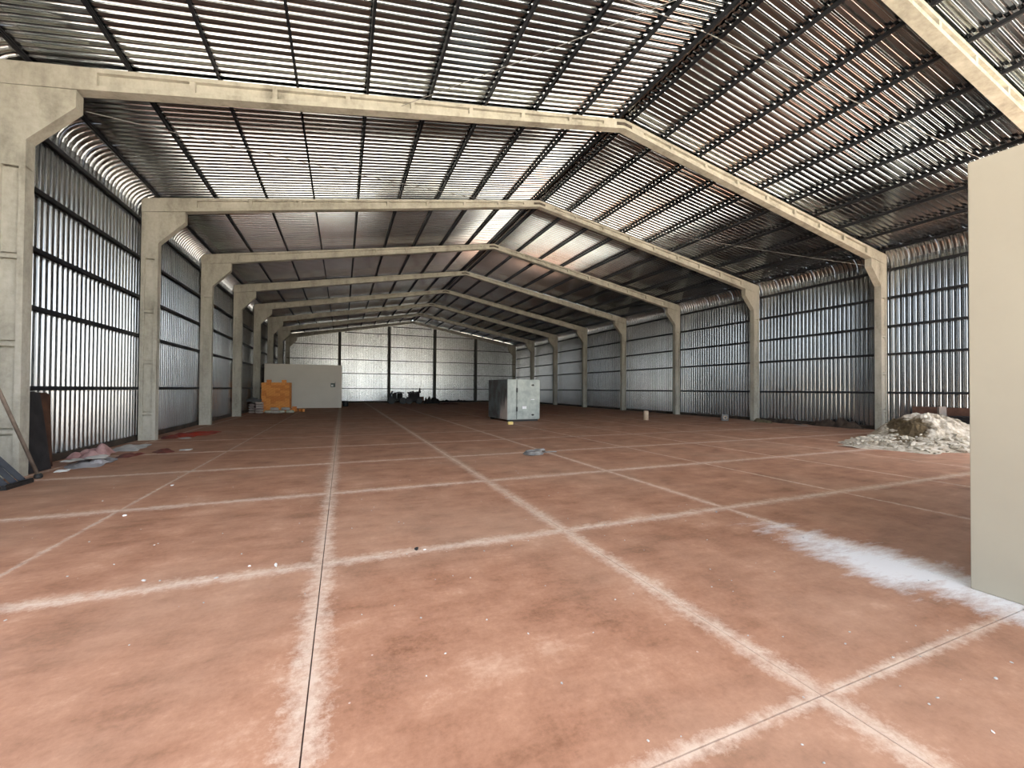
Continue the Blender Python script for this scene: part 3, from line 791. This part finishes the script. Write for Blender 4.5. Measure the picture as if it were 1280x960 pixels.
o = b_.build('dark_box', M_BLACK, loc=(-13.42, 31.8, .72), bevel=.02); o.rotation_euler = (0, 0, .1); tag(o, 'black flat box lying on top of the pale sacks', 'box')
o.location.z = .77
crumple('plastic_bag', 'small white plastic bag on the black box over the pale sacks', 'bag', -13.5, 31.8, .28, .3, 0, .18, M_PAPERW, 51, 1.01, 10)
gs = [(-12.55, 31.6, 0, .2), (-12.1, 31.15, 0, -.3), (-11.85, 31.65, 0, .2), (-12.2, 31.5, .19, .1), (-11.28, 31.5, 0, -.2), (-11.55, 31.6, .19, .2)]
for k, (x, y, z, rz) in enumerate(gs):
    sack(x, y, z, rz, M_SACKG if k % 2 == 0 else M_PAPERW, 20+k, ['leftmost greenish white sack before the brick stack', 'white sack second from left before the brick stack', 'greenish white sack in the middle before the brick stack', 'white sack lying on top of the two left sacks by the bricks', 'rightmost greenish white sack before the brick stack', 'white sack lying on top of the right sacks by the bricks'][k], 'greenish sacks before the bricks', (.52, .36, .20))
# storeroom electrical box
eb = empty('electrical_box', (-8.80, 38.95, 1.95)); tag(eb, 'small open electrical box on the cream storeroom wall', 'electrical box')
M_EGREEN = mat_simple('grey_green_plastic', (.10, .14, .11), (.16, .2, .16), 5, .5)
b_ = MB(); b_.box(-.17, .17, -.09, 0, -.17, .17); b_.build('housing', M_EGREEN, eb, bevel=.01)
b_ = MB(); b_.box(-.13, .03, -.12, -.088, -.12, .04); tag(b_.build('breaker', M_WHITE, eb), 'white breaker')
b_ = MB(); b_.box(.17, .19, -.26, 0, -.16, .30); b_.build('door', M_DARKMETAL, eb)

# ------------------------------------------------------------------ dark machinery by the end wall
mc = empty('farm_machine', (-3.1, 47.0, 0)); tag(mc, 'dark piece of machinery on wheels by the end wall, left of two', 'machine')
b_ = MB(); b_.box(.1, 1.5, 0, 1.0, .35, .6); b_.box(.2, .6, .1, .9, .6, 1.15); b_.build('chassis', M_DARKMETAL, mc)
b_ = MB(); b_.lathe([(.28, 0), (.3, .1), (.3, .5), (.2, .6)], (1.0, .5, .6), 14); b_.build('drum', M_DARKMETAL, mc)
for x, y in ((.05, -.05), (.05, 1.0), (1.3, -.05), (1.3, 1.0)):
    b_ = MB()
    for i in range(1): b_.tube([(x, y-.08, .36), (x, y+.08, .36)], .36, 16)
    b_.build('wheel', M_BLACK, mc)
b_ = MB(); b_.tube([(.05, 0, .6), (-.05, -.05, 1.0), (.15, -.05, 1.4)], .09, 8); tag(b_.build('hood', mat_simple('dark_blue_paint', (.012, .02, .035), (.03, .045, .07), 4, .5), mc), 'dark blue bent hood')
b_ = MB(); b_.tube([(.3, .2, 1.15), (.9, .2, 1.3), (1.4, .3, 1.2)], .06, 8); b_.build('pipe', M_DARKMETAL, mc)
mb2 = empty('scrap_machine', (-1.35, 46.6, 0)); tag(mb2, 'dark machine with upright pipe by the end wall, right of two', 'machine')
b_ = MB(); b_.box(0, 1.55, 0, 1.0, .3, .75); b_.box(.15, 1.3, .1, .9, .75, 1.2); b_.build('chassis', M_DARKMETAL, mb2)
for k in range(6):
    b_ = MB(); b_.box(.05+k*.25, .17+k*.25, .1, .9, 1.15+.06*(k % 2), 1.32+.05*(k % 3)); b_.build('block', M_DARKMETAL, mb2)
b_ = MB(); b_.tube([(1.3, .5, 1.2), (1.36, .5, 1.5), (1.36, .5, 1.78)], [.10, .09, .05], 8); b_.build('exhaust_pipe', M_DARKMETAL, mb2)
for x, y in ((.15, -.05), (1.25, -.05), (.15, 1.0), (1.25, 1.0)):
    b_ = MB(); b_.tube([(x, y-.08, .33), (x, y+.08, .33)], .33, 16); b_.build('wheel', M_BLACK, mb2)
b_ = MB(); b_.box(1.35, 1.75, .0, .6, .35, .8); tag(b_.build('guard', M_BOARD, mb2), 'rusty red guard')
heap('scrap_heap', ((.45, 47.2, 0), (2.6, 48.2, 0)), 'low dark scrap heap right of the machines by the end wall', 'scrap', M_DARKMETAL, 61, .75, .5)
crumple('red_sheet', 'flat dark red sheet on the floor near the end wall', 'sheet', 2.9, 45.6, 2.4, 2.6, 0, .12, M_DKRED, 63)
heap('scrap_heap', ((3.2, 51.9, 0), (7.5, 51.95, 0)), 'long low dark scrap strip along the end wall foot', 'scrap', M_DARKMETAL, 65, .3, .35)
b_ = MB(); b_.lathe([(.22, 0), (.26, .5), (.28, .52), (.24, .52), (.2, .1)], (-7.75, 41.5, 0), 14); o = b_.build('dark_bucket', M_BLACK); tag(o, 'black bucket on the floor at the storeroom right corner', 'bucket')

# ------------------------------------------------------------------ coil on the floor, chips
M_HOSE = mat_simple('grey_hose', (.13, .12, .11), (.26, .25, .23), 6, .6)
hs = empty('hose_coil', (-3.42, 9.8, 0)); tag(hs, 'small grey coil lying on the red floor in front of the cabinet', 'coil')
for k in range(3):
    pts = [((.26-.03*k)*math.cos(a*math.pi/12), (.20-.02*k)*math.sin(a*math.pi/12), .025+.03*k) for a in range(25)]
    b_ = MB(); b_.tube(pts, .02, 6, False); b_.build('loop', M_HOSE, hs, smooth=True)
b_ = MB(); b_.tube([(.05, .18, .03), (.3, .28, .03), (.42, .18, .06), (.34, .08, .10), (.1, .12, .09)], .035, 8); b_.build('folded_end', M_HOSE, hs, smooth=True)
b_ = MB(); b_.tube([(.3, .1, .02), (.6, .16, .02), (.75, .12, .02)], .015, 6); b_.build('tail', M_HOSE, hs, smooth=True)
def chip(x, y, r, mat, label, seed, sq=(1, .6, .3)):
    r *= .6
    m_ = MB(); m_.rock((0, 0, r*sq[2]*.7), r, seed, sq); o = m_.build('plaster_chip' if mat is not M_BLACK else 'dark_chip', mat, loc=(x, y, 0)); tag(o, label, 'chip'); return o
chip(-8.61, 4.53, .05, M_WHITE, 'largest white plaster chip on the cross joint left of centre', 1, (1.6, .5, .3))
chip(-9.06, 4.42, .035, M_PAPERW, 'pale chip on the cross joint, third from the joint crossing', 2)
chip(-9.63, 4.59, .04, M_PAPERW, 'pale chip on the cross joint farthest left', 3)
chip(-8.84, 4.6, .03, M_WHITE, 'small white chip beside the largest plaster chip', 4)
chip(-7.3, 4.44, .05, M_BLACK, 'dark chip on the cross joint between the two long joints', 5, (1.2, .8, .5))
chip(-7.22, 4.40, .03, M_WHITE, 'white chip touching the dark chip on the cross joint', 6)
chip(-10.67, 6.98, .05, M_WHITE, 'white chip by the thin left long joint', 7)
chip(-10.74, 8.84, .05, M_WHITE, 'white chip farther along the thin left long joint', 8)
chip(-5.02, 1.02, .022, M_WHITE, 'white chip on the floor at the bottom right corner', 9)
chip(-3.19, 4.29, .04, M_GREYS, 'grey chip near the floor joint left of the block wall shade', 10)
m_ = MB(); rnd = random.Random(77)
for k in range(260):
    x, y = rnd.uniform(-12, -3), 1.2+rnd.random()**1.6*9
    m_.rock((x, y, .003), rnd.uniform(.004, .011), k, (1, .8, .5))
o = m_.build('floor_grit', M_PAPERW); tag(o, 'fine pale grit scattered over the red concrete floor', 'grit', kind='stuff')
